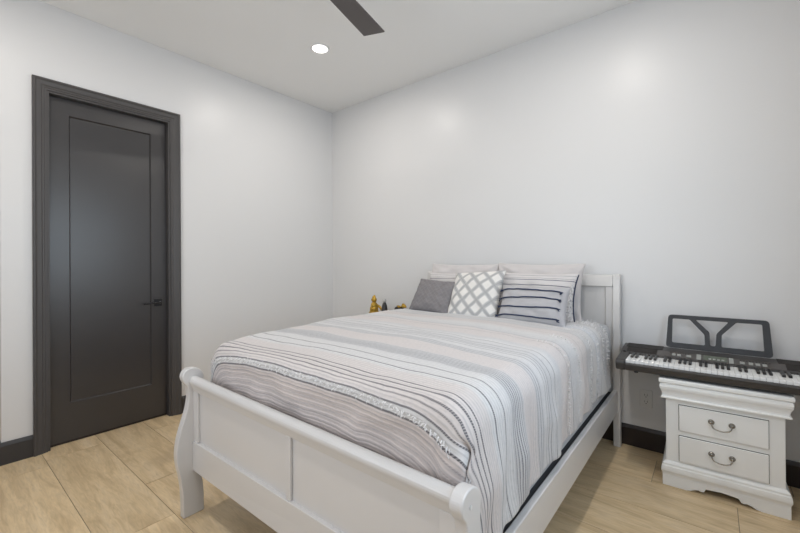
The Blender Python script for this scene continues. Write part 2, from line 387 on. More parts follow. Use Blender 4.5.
# baseboards: profile (out, z) with a small bevelled cap
BP = [(0.0, 0.0), (0.015, 0.0), (0.015, 0.118), (0.011, 0.130), (0.006, 0.140), (0.0, 0.140)]
bm = bmesh.new(); prism(bm, [(-o, z) for o, z in BP], 'x', 0.0, RX); struct('baseboard_back', bm, M_base)
CY0, CY1, CZ = -2.5955, -1.687, 2.511    # casing outer
bm = bmesh.new()
prism(bm, [(o, z) for o, z in BP], 'y', CY1, -0.015)
prism(bm, [(o, z) for o, z in BP], 'y', HY-0.015, CY0)
prism(bm, [(HY-o, z) for o, z in BP], 'x', -1.3, 0.0)
struct('baseboard_left', bm, M_base2)
bm = bmesh.new(); prism(bm, [(RX-o, z) for o, z in BP], 'y', FY, -0.015); struct('baseboard_right', bm, M_base)
bm = bmesh.new(); prism(bm, [(FY+o, z) for o, z in BP], 'x', -1.3, RX); struct('baseboard_front', bm, M_base)

# door casing: stepped profile swept around the opening (mitred)
bm = bmesh.new()
CP = [(0.0, 0.0), (0.0, 0.024), (0.006, 0.028), (0.012, 0.028), (0.018, 0.022), (0.024, 0.020), (0.044, 0.018), (0.050, 0.013), (0.058, 0.013), (0.062, 0.009), (0.0725, 0.009), (0.0735, 0.0)]
rings = []
for o, x in CP:
    rings.append([bm.verts.new(p) for p in ((x, CY0+o, 0), (x, CY0+o, CZ-o), (x, CY1-o, CZ-o), (x, CY1-o, 0))])
for a, b in zip(rings, rings[1:]):
    for i in range(3): bm.faces.new((a[i], a[i+1], b[i+1], b[i]))
for i in (0, 3): bm.faces.new([r[i] for r in rings])
struct('trim_1', bm, M_dark)
bm = bmesh.new()   # jamb with stop
for y0, y1 in ((DY0, DY0+0.014), (DY1-0.014, DY1)): box(bm, -0.12, 0.002, y0, y1, 0, DZ)
box(bm, -0.12, 0.002, DY0+0.014, DY1-0.014, DZ-0.014, DZ)
box(bm, -0.12, -0.090, DY0+0.014, DY0+0.026, 0, DZ-0.014); box(bm, -0.12, -0.090, DY1-0.026, DY1-0.014, 0, DZ-0.014); box(bm, -0.12, -0.09, DY0+0.026, DY1-0.026, DZ-0.026, DZ-0.014)
struct('trim_2', bm, M_dark, bevel=0.002)

struct('door_light_block', B(-0.118, -0.060, DY0+0.014, DY1-0.014, 0.0005, 0.016), M_base)  # added dark strip, blocks light leaking in under the door
# door slab with a recessed flat panel
dy0, dy1, dz0, dz1 = DY0+0.017, DY1-0.017, 0.018, DZ-0.017
py0, py1, pz0, pz1 = -2.397, -1.884, 0.28, 2.312
DX = -0.048
bm = bmesh.new()
box(bm, DX-0.04, DX-0.012, dy0, dy1, dz0, dz1)
box(bm, DX-0.012, DX, dy0, py0, dz0, dz1); box(bm, DX-0.012, DX, py1, dy1, dz0, dz1)
box(bm, DX-0.012, DX, py0, py1, dz0, pz0); box(bm, DX-0.012, DX, py0, py1, pz1, dz1)
door = struct('door_1', bm, M_door)
bm = bmesh.new(); e_ = 0.008
A_ = [bm.verts.new((DX, y, z)) for y, z in ((py0, pz0), (py1, pz0), (py1, pz1), (py0, pz1))]
B_ = [bm.verts.new((DX-0.011, y, z)) for y, z in ((py0+e_, pz0+e_), (py1-e_, pz0+e_), (py1-e_, pz1-e_), (py0+e_, pz1-e_))]
for i in range(4): bm.faces.new((A_[i], A_[(i+1) % 4], B_[(i+1) % 4], B_[i]))
bm.faces.new(B_)
link('door_panel', bm, M_door, door)
hy, hz = -1.838, 0.945
hd = link('handle', B(DX, DX+0.008, hy-0.028, hy+0.028, hz-0.032, hz+0.028), M_blackmetal, door, bevel=0.002)
bm = bmesh.new(); tube(bm, [(DX+0.006, hy+0.005, hz), (DX+0.045, hy+0.005, hz)], 0.009); link('spindle', bm, M_bright, hd, smooth=True)
bm = bmesh.new(); tube(bm, catmull([(DX+0.045, hy+0.012, hz), (DX+0.048, hy-0.02, hz), (DX+0.048, hy-0.07, hz-0.002), (DX+0.044, hy-0.115, hz-0.004)]), 0.007); link('lever', bm, M_blackmetal, hd, smooth=True)

# ------------------------------------------------------------------ bed
bed = thing('bed', 'white painted sleigh bed with curved footboard and panelled headboard', 'bed', (0, 0, 0))
XL0, XL1, XR0, XR1 = 1.413, 1.453, 2.962, 3.002
front = catmull([(-2.243, 0.0), (-2.246, 0.12), (-2.255, 0.20), (-2.268, 0.264), (-2.273, 0.33), (-2.264, 0.40), (-2.245, 0.466), (-2.224, 0.534), (-2.214, 0.60), (-2.220, 0.645), (-2.236, 0.670), (-2.245, 0.695), (-2.238, 0.720), (-2.215, 0.736), (-2.178, 0.733), (-2.150, 0.712), (-2.140, 0.685), (-2.145, 0.65)], 4)
back = catmull([(-2.145, 0.65), (-2.146, 0.50), (-2.168, 0.40), (-2.176, 0.33), (-2.165, 0.24), (-2.146, 0.12), (-2.143, 0.0)], 4)[1:]
prof = front+back
dx = 0.0
for (x0, x1, dz) in ((XL0, XL1, 0), (XR0, XR1, 0)):
    bm = bmesh.new()
    sh = 0.0 if x0 == XL0 else 0.035
    zz = 1.0 if x0 == XL0 else 0.922
    prism(bm, [(y+sh*min(1, z/0.45), z*zz) for y, z in prof], 'x', x0, x1)
    p = link('post', bm, M_white, bed, bevel=0.005, segs=3)
    if x0 == XR0:
        b2 = bmesh.new(); bmesh.ops.create_circle(b2, cap_ends=True, segments=16, radius=0.006)
        bmesh.ops.rotate(b2, verts=b2.verts, cent=(0, 0, 0), matrix=Matrix.Rotation(PI/2, 3, 'Y'))
        bmesh.ops.translate(b2, verts=b2.verts, vec=(XR1+0.0008, -2.165, 0.632))
        r = bmesh.ops.extrude_face_region(b2, geom=b2.faces[:]); bmesh.ops.translate(b2, verts=[v for v in r['geom'] if isinstance(v, bmesh.types.BMVert)], vec=(0.001, 0, 0))
        link('screw_cap', b2, M_plate, p)
# footboard body between the posts: curved board, rails, panels (slightly skewed so both ends meet the posts)
fb = bmesh.new()
def skew(bm, amt=0.022, dz=-0.030):
    for v in bm.verts:
        t = (v.co.x-XL1)/(XR0-XL1); k = min(1, v.co.z/0.45)
        v.co.y += amt*t*k; v.co.z += dz*t*max(0, (v.co.z-0.3)/0.4)
YF = -2.196
box(fb, XL1, XR0, YF+0.012, YF+0.034, 0.225, 0.64)
foot = link('footboard', fb, M_white, bed)
def fpart(name, bm, bevel=0.003):
    skew(bm); return link(name, bm, M_white, foot, bevel=bevel)
skm = foot.data
for v in skm.vertices:
    t = (v.co.x-XL1)/(XR0-XL1); v.co.y += 0.022*t*min(1, v.co.z/0.45); v.co.z -= 0.030*t*max(0, (v.co.z-0.3)/0.4)
fpart('bottom_rail', B(XL1, XR0, YF-0.004, YF+0.040, 0.225, 0.370))
for x0, x1 in ((XL1, XL1+0.05), (2.225, 2.252), (XR0-0.05, XR0)):
    fpart('stile', B(x0, x1, YF+0.001, YF+0.0119, 0.3701, 0.6199), 0.002)
bm = bmesh.new()
tr = [(YF+0.034, 0.620), (YF+0.002, 0.620), (YF-0.003, 0.635), (YF-0.008, 0.648)]
cy, cz, rr = -2.190, 0.672, 0.024
for k in range(0, 15):
    an = math.radians(215-k*18); tr.append((cy+rr*math.cos(an), cz+rr*math.sin(an)))
tr.append((YF+0.034, 0.655))
prism(bm, tr, 'x', XL1, XR0)
fpart('top_roll', bm, 0.0)
# side rails
for x0, x1 in ((1.425, 1.450), (2.958, 2.984)):
    link('side_rail', B(x0, x1, -2.142, -0.092, 0.232, 0.385), M_white, bed, bevel=0.004)
for x0, x1 in ((1.450, 1.475), (2.933, 2.958)): link('cleat', B(x0, x1, -2.12, -0.095, 0.30, 0.33), M_white, bed)
for k in range(10):
    y = -0.22-k*0.20
    link('slat', B(1.451, 2.957, y-0.035, y+0.035, 0.331, 0.349), M_white, bed)
# headboard
HZ = 1.165
hp = catmull([(-0.094, 0), (-0.094, 0.5), (-0.094, 0.80), (-0.090, 0.98), (-0.080, 1.10), (-0.075, HZ-0.02), (-0.068, HZ), (-0.045, HZ+0.005), (-0.026, HZ-0.01), (-0.026, 1.10), (-0.036, 0.95), (-0.044, 0.80), (-0.044, 0.5), (-0.044, 0)], 4)
for x0, x1 in ((XL0, XL1+0.002), (XR0-0.005, XR1-0.002)):
    bm = bmesh.new(); prism(bm, hp, 'x', x0, x1); link('post', bm, M_white, bed, bevel=0.004, segs=2)
hx0, hx1 = XL1+0.002, XR0-0.005
hb = link('headboard', B(hx0, hx1, -0.064, -0.050, 0.34, 1.10), M_white, bed)
bm = bmesh.new(); prism(bm, [(-0.088, 1.085), (-0.072, HZ-0.02), (-0.066, HZ-0.004), (-0.045, HZ), (-0.030, HZ-0.012), (-0.046, 1.085)], 'x', hx0, hx1); link('top_rail', bm, M_white, hb, bevel=0.004)
for x0, x1 in ((hx0, hx0+0.045), (2.185, 2.225), (hx1-0.045, hx1)):
    link('stile', B(x0, x1, -0.078, -0.0641, 0.45, 1.0849), M_white, hb, bevel=0.003)
link('bottom_rail', B(hx0, hx1, -0.078, -0.0641, 0.34, 0.4499), M_white, hb, bevel=0.003)

# mattress on the slats
def rbox(bm, x0, x1, y0, y1, z0, z1, r, n=4):
    fs = box(bm, x0, x1, y0, y1, z0, z1)
    bmesh.ops.bevel(bm, geom=bm.edges[:], offset=r, segments=n, profile=0.5, affect='EDGES')
bm = bmesh.new(); rbox(bm, 1.453, 2.956, -2.12, -0.11, 0.3495, 0.3705, 0.004); gapb = link('gap_board', bm, M_gapboard, smooth=True)  # thin dark board, its colour stands in for shade between mattress and rails
tag(gapb, 'thin dark board in place of a box spring, coloured for the shaded gap under the mattress', 'box spring')
bm = bmesh.new(); rbox(bm, 1.490, 2.951, -2.108, -0.098, 0.371, 0.830, 0.045, 5); mt = link('mattress', bm, M_mattress, smooth=True)
tag(mt, 'grey mattress mostly hidden beneath the striped quilt', 'mattress')

# quilt: cloth relaxed over the mattress (position based dynamics on a grid)
def quilt():
    D = 0.02
    bx0, bx1, by0, by1, top, rad = 1.478-0.010, 2.948+0.014, -2.135, 0.06, 0.862, 0.10; rady = 0.065
    s0, s1 = bx0-0.30, bx1+0.312
    t0, t1 = 0.30, 2.44
    ns = int((s1-s0)/D)+1; nt = int((t1-t0)/D)+1
    ss = np.linspace(s0, s1, ns); tt = np.linspace(t0, t1, nt)
    Sg, Tg = np.meshgrid(ss, tt, indexing='ij')
    P = np.stack([Sg, -Tg, np.full_like(Sg, top+0.01)], -1)
    # start with the drapes already bent down over the edges
    ex = np.maximum(0, P[..., 0]-(bx1+0.02))+np.maximum(0, (bx0-0.02)-P[..., 0])
    ey = np.maximum(0, (by0-0.02)-P[..., 1])
    P[..., 0] = np.clip(P[..., 0], bx0-0.02-0.35*0, bx1+0.02)+np.where(P[..., 0] > bx1+0.02, ex*0.35, 0)-np.where(P[..., 0] < bx0-0.02, ex*0.35, 0)
    P[..., 1] = np.maximum(P[..., 1], by0-0.02)-np.minimum(ey, 0.2)*0.05
    P[..., 2] -= np.maximum(ex, ey)*0.93
    rng = np.random.RandomState(3)
    P += rng.randn(*P.shape)*0.0012
    dsx = ss[1]-ss[0]; dty = tt[1]-tt[0]
    V = np.zeros_like(P)
    def con(A, Bq, L, k, only=None):
        d = P[Bq]-P[A]; l = np.sqrt((d*d).sum(-1, keepdims=True))+1e-9
        c = d*((l-L)/l)*0.5*k
        if only == 'min': c = np.where(l < L, c, 0)
        P[A] += c; P[Bq] -= c
    sl = slice
    def pairs(da, db):
        out = []
        for par in (0, 1):
            if da > 0 and db == 0:
                i = np.arange(ns-da); i = i[(i//da) % 2 == par]; out.append((np.ix_(i, np.arange(nt)), np.ix_(i+da, np.arange(nt))))
            elif da == 0:
                j = np.arange(nt-db); j = j[(j//db) % 2 == par]; out.append((np.ix_(np.arange(ns), j), np.ix_(np.arange(ns), j+db)))
            else:
                i = np.arange(ns-1); i = i[i % 2 == par]; out.append((np.ix_(i, np.arange(nt-1)), np.ix_(i+1, np.arange(1, nt))))
                out.append((np.ix_(i+1, np.arange(nt-1)), np.ix_(i, np.arange(1, nt))))
        return out
    C1 = [(a, b, dsx, 1.0) for a, b in pairs(1, 0)]+[(a, b, dty, 1.0) for a, b in pairs(0, 1)]
    dg = math.hypot(dsx, dty)
    C2 = [(a, b, dg, 0.12) for a, b in pairs(1, 1)]
    C3 = [(a, b, 2*dsx, 0.30) for a, b in pairs(2, 0)]+[(a, b, 2*dty, 0.30) for a, b in pairs(0, 2)]
    C4 = [(a, b, 4*dsx, 0.12) for a, b in pairs(4, 0)]+[(a, b, 4*dty, 0.12) for a, b in pairs(0, 4)]
    cx, cyy = (bx0+bx1)/2, (by0+by1)/2
    hx, hyy = (bx1-bx0)/2, (by1-by0)/2
    def collide(prev):
        # rounded box: column of half size (hx,hyy), top edge radius rad
        qx = np.abs(P[..., 0]-cx)-(hx-rad); qy = (np.abs(P[..., 1]-cyy)-(hyy-rady))*rad/rady; qz = P[..., 2]-(top-rad)
        sx = np.sign(P[..., 0]-cx); sy = np.sign(P[..., 1]-cyy)
        ax, ay, az = np.maximum(qx, 0), np.maximum(qy, 0), np.maximum(qz, 0)
        L = np.sqrt(ax*ax+ay*ay+az*az)
        inside = (L < rad)
        # where deep inside pick the least deep axis
        deep = inside & (L < 1e-6)
        n = np.stack([ax*sx, ay*sy*rady/rad, az], -1)/(L[..., None]+1e-9)
        pen = (rad-L)[..., None]
        n[deep] = (0, 0, 1); pen[deep] = (rad+(-qz[deep]))[..., None]*1.0
        P[inside] += (n*pen)[inside]
        # friction
        top_ = inside & (n[..., 2] > 0.6)
        P[top_] -= 0.55*((P-prev)*np.array([1, 1, 0]))[top_]
        side = inside & ~top_
        P[side] -= 0.15*(P-prev)[side]
        # footboard behind which the foot drape hangs
        lim = -2.156+0.022*(P[..., 0]-1.45)/1.5
        inn = (P[..., 0] < 2.99)&(P[..., 0] > 1.42)&(P[..., 2] < 0.72)
        P[..., 1] = np.where(inn, np.maximum(P[..., 1], lim), P[..., 1])
        P[..., 1] = np.where((P[..., 2] < 0.74), np.maximum(P[..., 1], -2.16), P[..., 1])
    dt = 1/60
    for it in range(170):
        prev = P.copy()
        V[..., 2] -= 9.8*dt
        P += V*dt
        for k in range(7):
            for c in C1: con(*c)
            for c in C2: con(*c)
            for c in C3: con(*c)
            for c in C4: con(*c)
            collide(prev)
        V = (P-prev)/dt*0.93
        sp = np.sqrt((V*V).sum(-1, keepdims=True)); V *= np.minimum(1, 1.2/(sp+1e-9))
    # gentle quilted loft and a low crown
    yy, xx, zz = P[..., 1], P[..., 0], P[..., 2]
    topw_ = np.clip((zz-0.74)/0.10, 0, 1)
    P[..., 2] += topw_*0.034*np.clip(np.sin(np.clip((-yy-0.35)/1.70, 0, 1)*PI), 0, 1)**0.8*np.clip((2.95-xx)/0.5, 0, 1)
    bm = bmesh.new(); uvl = bm.loops.layers.uv.new('UVMap')
    vs = [[None]*nt for _ in range(ns)]
    for i in range(ns):
        for j in range(nt):
            p = Vector(P[i, j])
            q = Vector((ss[i]*3.0, tt[j]*3.6, 0))
            topw = max(0.0, min(1.0, (p.z-0.60)/0.2))
            p.z += topw*0.010*mn.noise(q)+topw*0.004*mn.noise(q*3.1)
            if p.x > 2.9: p.x += (0.008+0.022*(1-topw))*(0.35+mn.noise(Vector((tt[j]*9, ss[i]*3.5, 5))))*(1-topw*0.7)+0.004*mn.noise(Vector((tt[j]*26, ss[i]*9, 8)))
            if p.x > 2.9 and p.z < 0.76: p.x = max(p.x, 2.958)
            if p.y < -2.10 and p.z < 0.83:
                k_ = min(1, (0.83-p.z)/0.08)
                sc = 2.895+0.35*(tt[j]-2.14); e1 = (ss[i]-sc)/0.020; e2 = (ss[i]-sc+0.045)/0.026
                p.y += k_*(0.030*math.exp(-e1*e1)-0.016*math.exp(-e2*e2))
                p.y += k_*(0.012+0.018*mn.noise(Vector((ss[i]*7, tt[j]*8, 2)))+0.008*mn.noise(Vector((ss[i]*18, tt[j]*16, 4))))
            if p.z < 0.80 and p.y < -2.09: p.y = min(p.y, -2.120)
            vs[i][j] = bm.verts.new(p)
    for i in range(ns-1):
        for j in range(nt-1):
            if min(P[i, j, 2], P[i+1, j+1, 2], P[i+1, j, 2], P[i, j+1, 2]) < 0.375: continue
            f = bm.faces.new((vs[i][j], vs[i][j+1], vs[i+1][j+1], vs[i+1][j])); f.smooth = True
            for lp, (a, b) in zip(f.loops, ((i, j), (i, j+1), (i+1, j+1), (i+1, j))): lp[uvl].uv = (ss[a], tt[b])
    bmesh.ops.delete(bm, geom=[v for v in bm.verts if not v.link_faces], context='VERTS')
    me = bpy.data.meshes.new('quilt'); bm.normal_update(); bm.to_mesh(me); bm.free()
    o = bpy.data.objects.new('quilt', me); COL.objects.link(o); me.materials.append(M_quilt)
    m = o.modifiers.new('sub', 'SUBSURF'); m.levels = 1; m.render_levels = 2
    m = o.modifiers.new('sol', 'SOLIDIFY'); m.thickness = 0.012; m.offset = -1
    return o, P, ss, tt
qo, QP, QS, QT = quilt()
tag(qo, 'white and grey striped woven quilt with tufted fringe draped over the bed', 'quilt')
# make sure the quilt faces look outward
def qsample(s, t):
    i = (s-QS[0])/(QS[1]-QS[0]); j = (t-QT[0])/(QT[1]-QT[0])
    i = min(max(i, 0), len(QS)-1.001); j = min(max(j, 0), len(QT)-1.001)
    a, b = int(i), int(j); fi, fj = i-a, j-b
    p = (QP[a, b]*(1-fi)*(1-fj)+QP[a+1, b]*fi*(1-fj)+QP[a, b+1]*(1-fi)*fj+QP[a+1, b+1]*fi*fj)
    du = Vector(QP[a+1, b]-QP[a, b]); dv = Vector(QP[a, b+1]-QP[a, b])
    n = dv.cross(du).normalized()
    c = Vector((2.2, -1.2, 0.55))
    if n.dot(Vector(p)-c) < 0: n = -n
    return Vector(p), n, dv.normalized(), du.normalized()
bm = bmesh.new()
rf = random.Random(5)
for t, dens, ln in ((2.106, 0.0055, 0.014), (2.114, 0.0065, 0.012), (1.16, 0.011, 0.016), (0.99, 0.010, 0.020), (0.74, 0.012, 0.017), (0.60, 0.010, 0.022), (0.45, 0.009, 0.022), (0.345, 0.008, 0.024), (0.315, 0.008, 0.026)):
    s = QS[0]+0.01
    while s < QS[-1]-0.01:
        s += dens*rf.uniform(0.6, 1.4)
        if s > QS[-1]: break
        if t < 1.3 and s < 2.80: continue
        p, n, dv, du = qsample(s, t+rf.uniform(-0.004, 0.004))
        d = (dv*rf.uniform(-0.6, 1.0)+du*rf.uniform(-0.7, 0.7)+n*rf.uniform(0.15, 0.5)).normalized()
        q = p+n*0.003
        w = du*0.0018; L = ln*rf.uniform(0.6, 1.2)
        m_ = q+d*L*0.55+n*0.004; e_ = q+d*L-Vector((0, 0, 0.003))
        h = n*0.0016
        a = [bm.verts.new(q+w), bm.verts.new(q-w), bm.verts.new(q+h)]
        b = [bm.verts.new(m_+w), bm.verts.new(m_-w), bm.verts.new(m_+h)]
        c = bm.verts.new(e_)
        for k in range(3):
            bm.faces.new((a[k], a[(k+1) % 3], b[(k+1) % 3], b[k])); bm.faces.new((b[k], b[(k+1) % 3], c))
fr = link('fringe', bm, M_fringe, qo); fr['kind'] = 'stuff'

# ------------------------------------------------------------------ pillows
def pillow(name, w, h, th, loc, lean, rz, m, label, roll=0.0, pinch=0.07, wr=0.010, seed_=0, flange=0.0, cat='pillow'):
    n = 28; bm = bmesh.new(); uvl = bm.loops.layers.uv.new('UVMap')
    def pt(u, v, side):
        k1 = 1-pinch*(1-v*v)*abs(u)**3; k2 = 1-pinch*(1-u*u)*abs(v)**3
        x = w/2*u*k1; z = h/2*v*k2
        f = (max(0, 1-abs(u)**3.2)*max(0, 1-abs(v)**3.2))**0.55
        y = th/2*f
        q = Vector((u*2.2+seed_*7, v*2.2, side*3))
        y += f*(0.6*wr*mn.noise(q*0.8)+wr*mn.noise(q*2.0))
        # creases radiating from the corners
        rr = math.hypot(abs(u)-1, abs(v)-1); an = math.atan2(1-abs(v), 1-abs(u))
        y += wr*0.5*math.sin(an*9+seed_)*math.exp(-rr*3.0)*f*2
        sag = -0.02*(1-v)*0.5*h
        return (x, -y if side < 0 else y*0.8, z+sag)
    G_ = {}
    for side in (-1, 1):
        for i in range(n+1):
            for j in range(n+1):
                edge = i in (0, n) or j in (0, n)
                if edge and side == 1: G_[(1, i, j)] = G_[(-1, i, j)]; continue
                u = math.sin((i/n*2-1)*PI/2)*0.5+(i/n*2-1)*0.5; v = math.sin((j/n*2-1)*PI/2)*0.5+(j/n*2-1)*0.5
                G_[(side, i, j)] = bm.verts.new(pt(u, v, side))
    for side in (-1, 1):
        for i in range(n):
            for j in range(n):
                q = [(i, j), (i+1, j), (i+1, j+1), (i, j+1)]
                if side == 1: q = q[::-1]
                f = bm.faces.new([G_[(side, *a)] for a in q]); f.smooth = True
                for lp, (a, b) in zip(f.loops, q):
                    uu = math.sin((a/n*2-1)*PI/2)*0.5+(a/n*2-1)*0.5; vv = math.sin((b/n*2-1)*PI/2)*0.5+(b/n*2-1)*0.5
                    lp[uvl].uv = (uu, vv)
    o = link(name, bm, m); o.location = loc; o.rotation_mode = 'XYZ'
    # lean back, then roll in plane, then turn
    o.rotation_mode = 'QUATERNION'
    o.rotation_quaternion = (Matrix.Rotation(rz, 3, 'Z') @ Matrix.Rotation(-lean, 3, 'X') @ Matrix.Rotation(roll, 3, 'Y')).to_quaternion()
    s = o.modifiers.new('sub', 'SUBSURF'); s.levels = 1; s.render_levels = 1
    tag(o, label, cat)
    return o, pt
R = math.radians
pillow('bed_pillow', 0.66, 0.40, 0.13, (1.835, -0.175, 1.050), R(12), 0.0, M_pillow, 'plain pale grey pillow against the headboard, on the far left side of the bed', roll=R(0.5), seed_=1, wr=0.022)
pillow('bed_pillow', 0.66, 0.42, 0.14, (2.475, -0.180, 1.045), R(12), 0.0, M_pillow, 'plain pale grey pillow against the headboard, on the right side near the nightstand', roll=R(0.5), seed_=2, wr=0.022)
pillow('pillow_sham', 0.60, 0.33, 0.10, (1.870, -0.315, 1.015), R(18), 0.0, M_sham2, 'striped white sham mostly hidden behind the small solid grey cushion', seed_=3)
psh, pfun = pillow('pillow_sham', 0.60, 0.34, 0.11, (2.495, -0.325, 1.020), R(18), 0.0, M_sham, 'white sham with thin navy stripes, behind the navy corded cushion', roll=R(0.5), seed_=4, wr=0.016)
pillow('throw_cushion', 0.36, 0.29, 0.11, (1.765, -0.500, 0.992), R(33), R(4), M_greyp, 'small solid grey cushion, leftmost on the bed', roll=R(4), seed_=5, cat='cushion', wr=0.018)
pillow('throw_cushion', 0.43, 0.41, 0.13, (2.115, -0.465, 1.010), R(30), R(-4), M_diam, 'square cushion with white diamonds on grey', roll=R(-4), seed_=6, cat='cushion', wr=0.014)
lum, lf = pillow('throw_cushion', 0.46, 0.27, 0.13, (2.570, -0.535, 0.975), R(26), 0.0, M_lumb, 'oblong grey cushion with four navy corded stripes', roll=R(0), seed_=7, cat='cushion')
# navy cords with tasselled ends on the lumbar cushion
for v in (-0.70, -0.24, 0.22, 0.64):
    bm = bmesh.new(); pts = []
    for k in range(29):
        u = -0.93+1.72*k/28
        p = Vector(lf(u, v+0.03*math.sin(u*3+v*4), -1)); p.y -= 0.004; pts.append(tuple(p))
    tube(bm, pts, 0.0048, 8)
    for e_ in (0, -1):
        for k in range(9):
            a = Vector(pts[e_]); sg = -1 if e_ == 0 else 1
            tube(bm, [tuple(a), tuple(a+Vector((sg*rf.uniform(0, .022), -rf.uniform(0.002, 0.012), -rf.uniform(0.0, 0.022))))], 0.0022, 5)
    link('cord', bm, M_tuft, lum, smooth=True)
bm = bmesh.new()
pts = [tuple(Vector(pfun(0.985, v/14-0.93, -1))+Vector((0.003, 0, 0))) for v in range(27)]
tube(bm, pts, 0.004, 6); link('piping', bm, M_tuft, psh, smooth=True)
bm = bmesh.new()
for v in range(60):
    vv = -0.95+1.5*v/60
    a = Vector(pfun(0.93+rf.uniform(-.04, .04), vv, -1))+Vector((0, -0.003, 0))
    tube(bm, [tuple(a), tuple(a+Vector((rf.uniform(-.012, .012), -rf.uniform(.003, .012), -rf.uniform(.006, .022))))], 0.002, 5)
link('fringe', bm, M_fringe, psh)['kind'] = 'stuff'

# ------------------------------------------------------------------ nightstands
def nightstand(loc, rz, label):
    t = thing('nightstand', label, 'nightstand', loc, rz)
    w = 0.484; x0, x1 = -w/2, w/2
    yf, yb = -0.365, 0.0
    m = M_white2
    bm = bmesh.new(); box(bm, x0, x1, yf+0.0, yb, 0.10, 0.495)
    body = link('body', bm, m, t, bevel=0.002)
    bm = bmesh.new()
    sweepU(bm, [(0.018, 0.487), (0.022, 0.489), (0.022, 0.496), (0.016, 0.500), (0.015, 0.508), (0.017, 0.520), (0.021, 0.532), (0.026, 0.542), (0.028, 0.554), (0.026, 0.566), (0.022, 0.572)], x0, x1, yf, yb)
    link('cornice', bm, m, t)
    bm = bmesh.new()
    sweepU(bm, [(0.022, 0.572), (0.028, 0.574), (0.031, 0.580), (0.031, 0.592), (0.029, 0.598), (0.025, 0.600)], x0, x1, yf, yb)
    link('top', bm, m, t, bevel=0.001)
    # plinth with ogee and scalloped feet
    bm = bmesh.new()
    sweepU(bm, [(0.003, 0.135), (0.010, 0.130), (0.016, 0.122), (0.016, 0.114), (0.020, 0.108), (0.022, 0.094), (0.022, 0.082), (0.018, 0.072), (0.016, 0.064), (0.016, 0.058)][::-1], x0, x1, yf, yb)
    link('base_moulding', bm, m, t, bevel=0.001)
    bm = bmesh.new()
    xa, xb = x0-0.016, x1+0.016; c = (xa+xb)/2
    half = [(xa, 0), (xa+0.105, 0), (xa+0.125, 0.004), (xa+0.145, 0.014), (xa+0.160, 0.018), (xa+0.172, 0.014), (xa+0.182, 0.016), (xa+0.192, 0.034), (c, 0.040)]
    other = [(2*c-x, z) for x, z in half[:-1]][::-1]
    prism(bm, half+other+[(xb, 0.0575), (xa, 0.0575)], 'y', yf-0.016, yf+0.004)
    sh = [(yf+0.0041, 0), (yf+0.06, 0), (yf+0.085, 0.012), (yf+0.105, 0.034), (-0.105, 0.034), (-0.085, 0.012), (-0.06, 0), (yb, 0), (yb, 0.0575), (yf+0.0041, 0.0575)]
    prism(bm, sh, 'x', xa, xa+0.018); prism(bm, sh, 'x', xb-0.018, xb)
    link('foot_bracket', bm, m, t)
    for z0, z1 in ((0.318, 0.458), (0.147, 0.287)):
        link('reveal', B(-0.1835, 0.1835, yf-0.0012, yf+0.002, z0-0.0025, z1+0.0025), M_gap, body)
        d = link('drawer', B(-0.181, 0.181, yf-0.010, yf-0.0013, z0, z1), m, t, bevel=0.002)
        zc = (z0+z1)/2+0.012
        h = bmesh.new()
        for sx in (-1, 1):
            b2 = bmesh.new()
            lathe(b2, [(0.0135, 0), (0.0140, 0.003), (0.011, 0.006), (0.007, 0.010), (0.0085, 0.016), (0.006, 0.020), (0.0015, 0.021)], 16)
            bmesh.ops.rotate(b2, verts=b2.verts, cent=(0, 0, 0), matrix=Matrix.Rotation(PI/2, 3, 'X'))
            bmesh.ops.translate(b2, verts=b2.verts, vec=(sx*0.042, yf-0.010, zc))
            mm = bpy.data.meshes.new('tmp'); b2.to_mesh(mm); b2.free(); h.from_mesh(mm); bpy.data.meshes.remove(mm)
        tube(h, catmull([(-0.042, yf-0.027, zc), (-0.040, yf-0.031, zc-0.012), (-0.033, yf-0.033, zc-0.024), (-0.018, yf-0.034, zc-0.030), (0, yf-0.034, zc-0.033), (0.018, yf-0.034, zc-0.030), (0.033, yf-0.033, zc-0.024), (0.040, yf-0.031, zc-0.012), (0.042, yf-0.027, zc)], 4), [0.003]*33, 8)
        link('handle', h, M_nickel, d, smooth=True)
    return t
nightstand((3.513, -0.033, 0), R(1.2), 'white two drawer nightstand with moulded top, under the electronic keyboard')
nightstand((1.06, -0.035, 0), 0, 'white nightstand on the far side of the bed, carrying the small figurines')

# ------------------------------------------------------------------ electronic keyboard
KX0 = 3.030; KL = 0.945
kb = thing('electronic_keyboard', 'black electronic piano keyboard lying across the white nightstand', 'keyboard', (KX0, -0.065, 0.6001), R(0.6))
# local frame: x 0..KL, y front -0.375 .. 0 back, z up from the nightstand top
bm = bmesh.new()
sec = [(-0.370, 0.018), (-0.350, 0.010), (-0.02, 0.010), (0.0, 0.022), (0.0, 0.104), (-0.008, 0.110), (-0.108, 0.104), (-0.190, 0.084), (-0.194, 0.058), (-0.362, 0.058), (-0.376, 0.058), (-0.380, 0.050)]
prism(bm, sec, 'x', 0.048, KL-0.048)
endp = [(-0.370, 0.018), (-0.350, 0.010), (-0.02, 0.010), (0.0, 0.022), (0.0, 0.104), (-0.008, 0.110), (-0.108, 0.104), (-0.19, 0.085), (-0.36, 0.076), (-0.378, 0.068), (-0.382, 0.056)]
prism(bm, endp, 'x', 0.0, 0.0479); prism(bm, endp, 'x', KL-0.0479, KL)
link('case', bm, M_kb, kb, bevel=0.004, segs=2)
for x in (0.10, KL-0.10):
    for y in (-0.33, -0.05):
        bm = bmesh.new(); lathe(bm, [(0.011, 0), (0.012, 0.002), (0.010, 0.0099)], 14, (x, y, 0.0001)); link('rubber_foot', bm, M_bkey, kb)
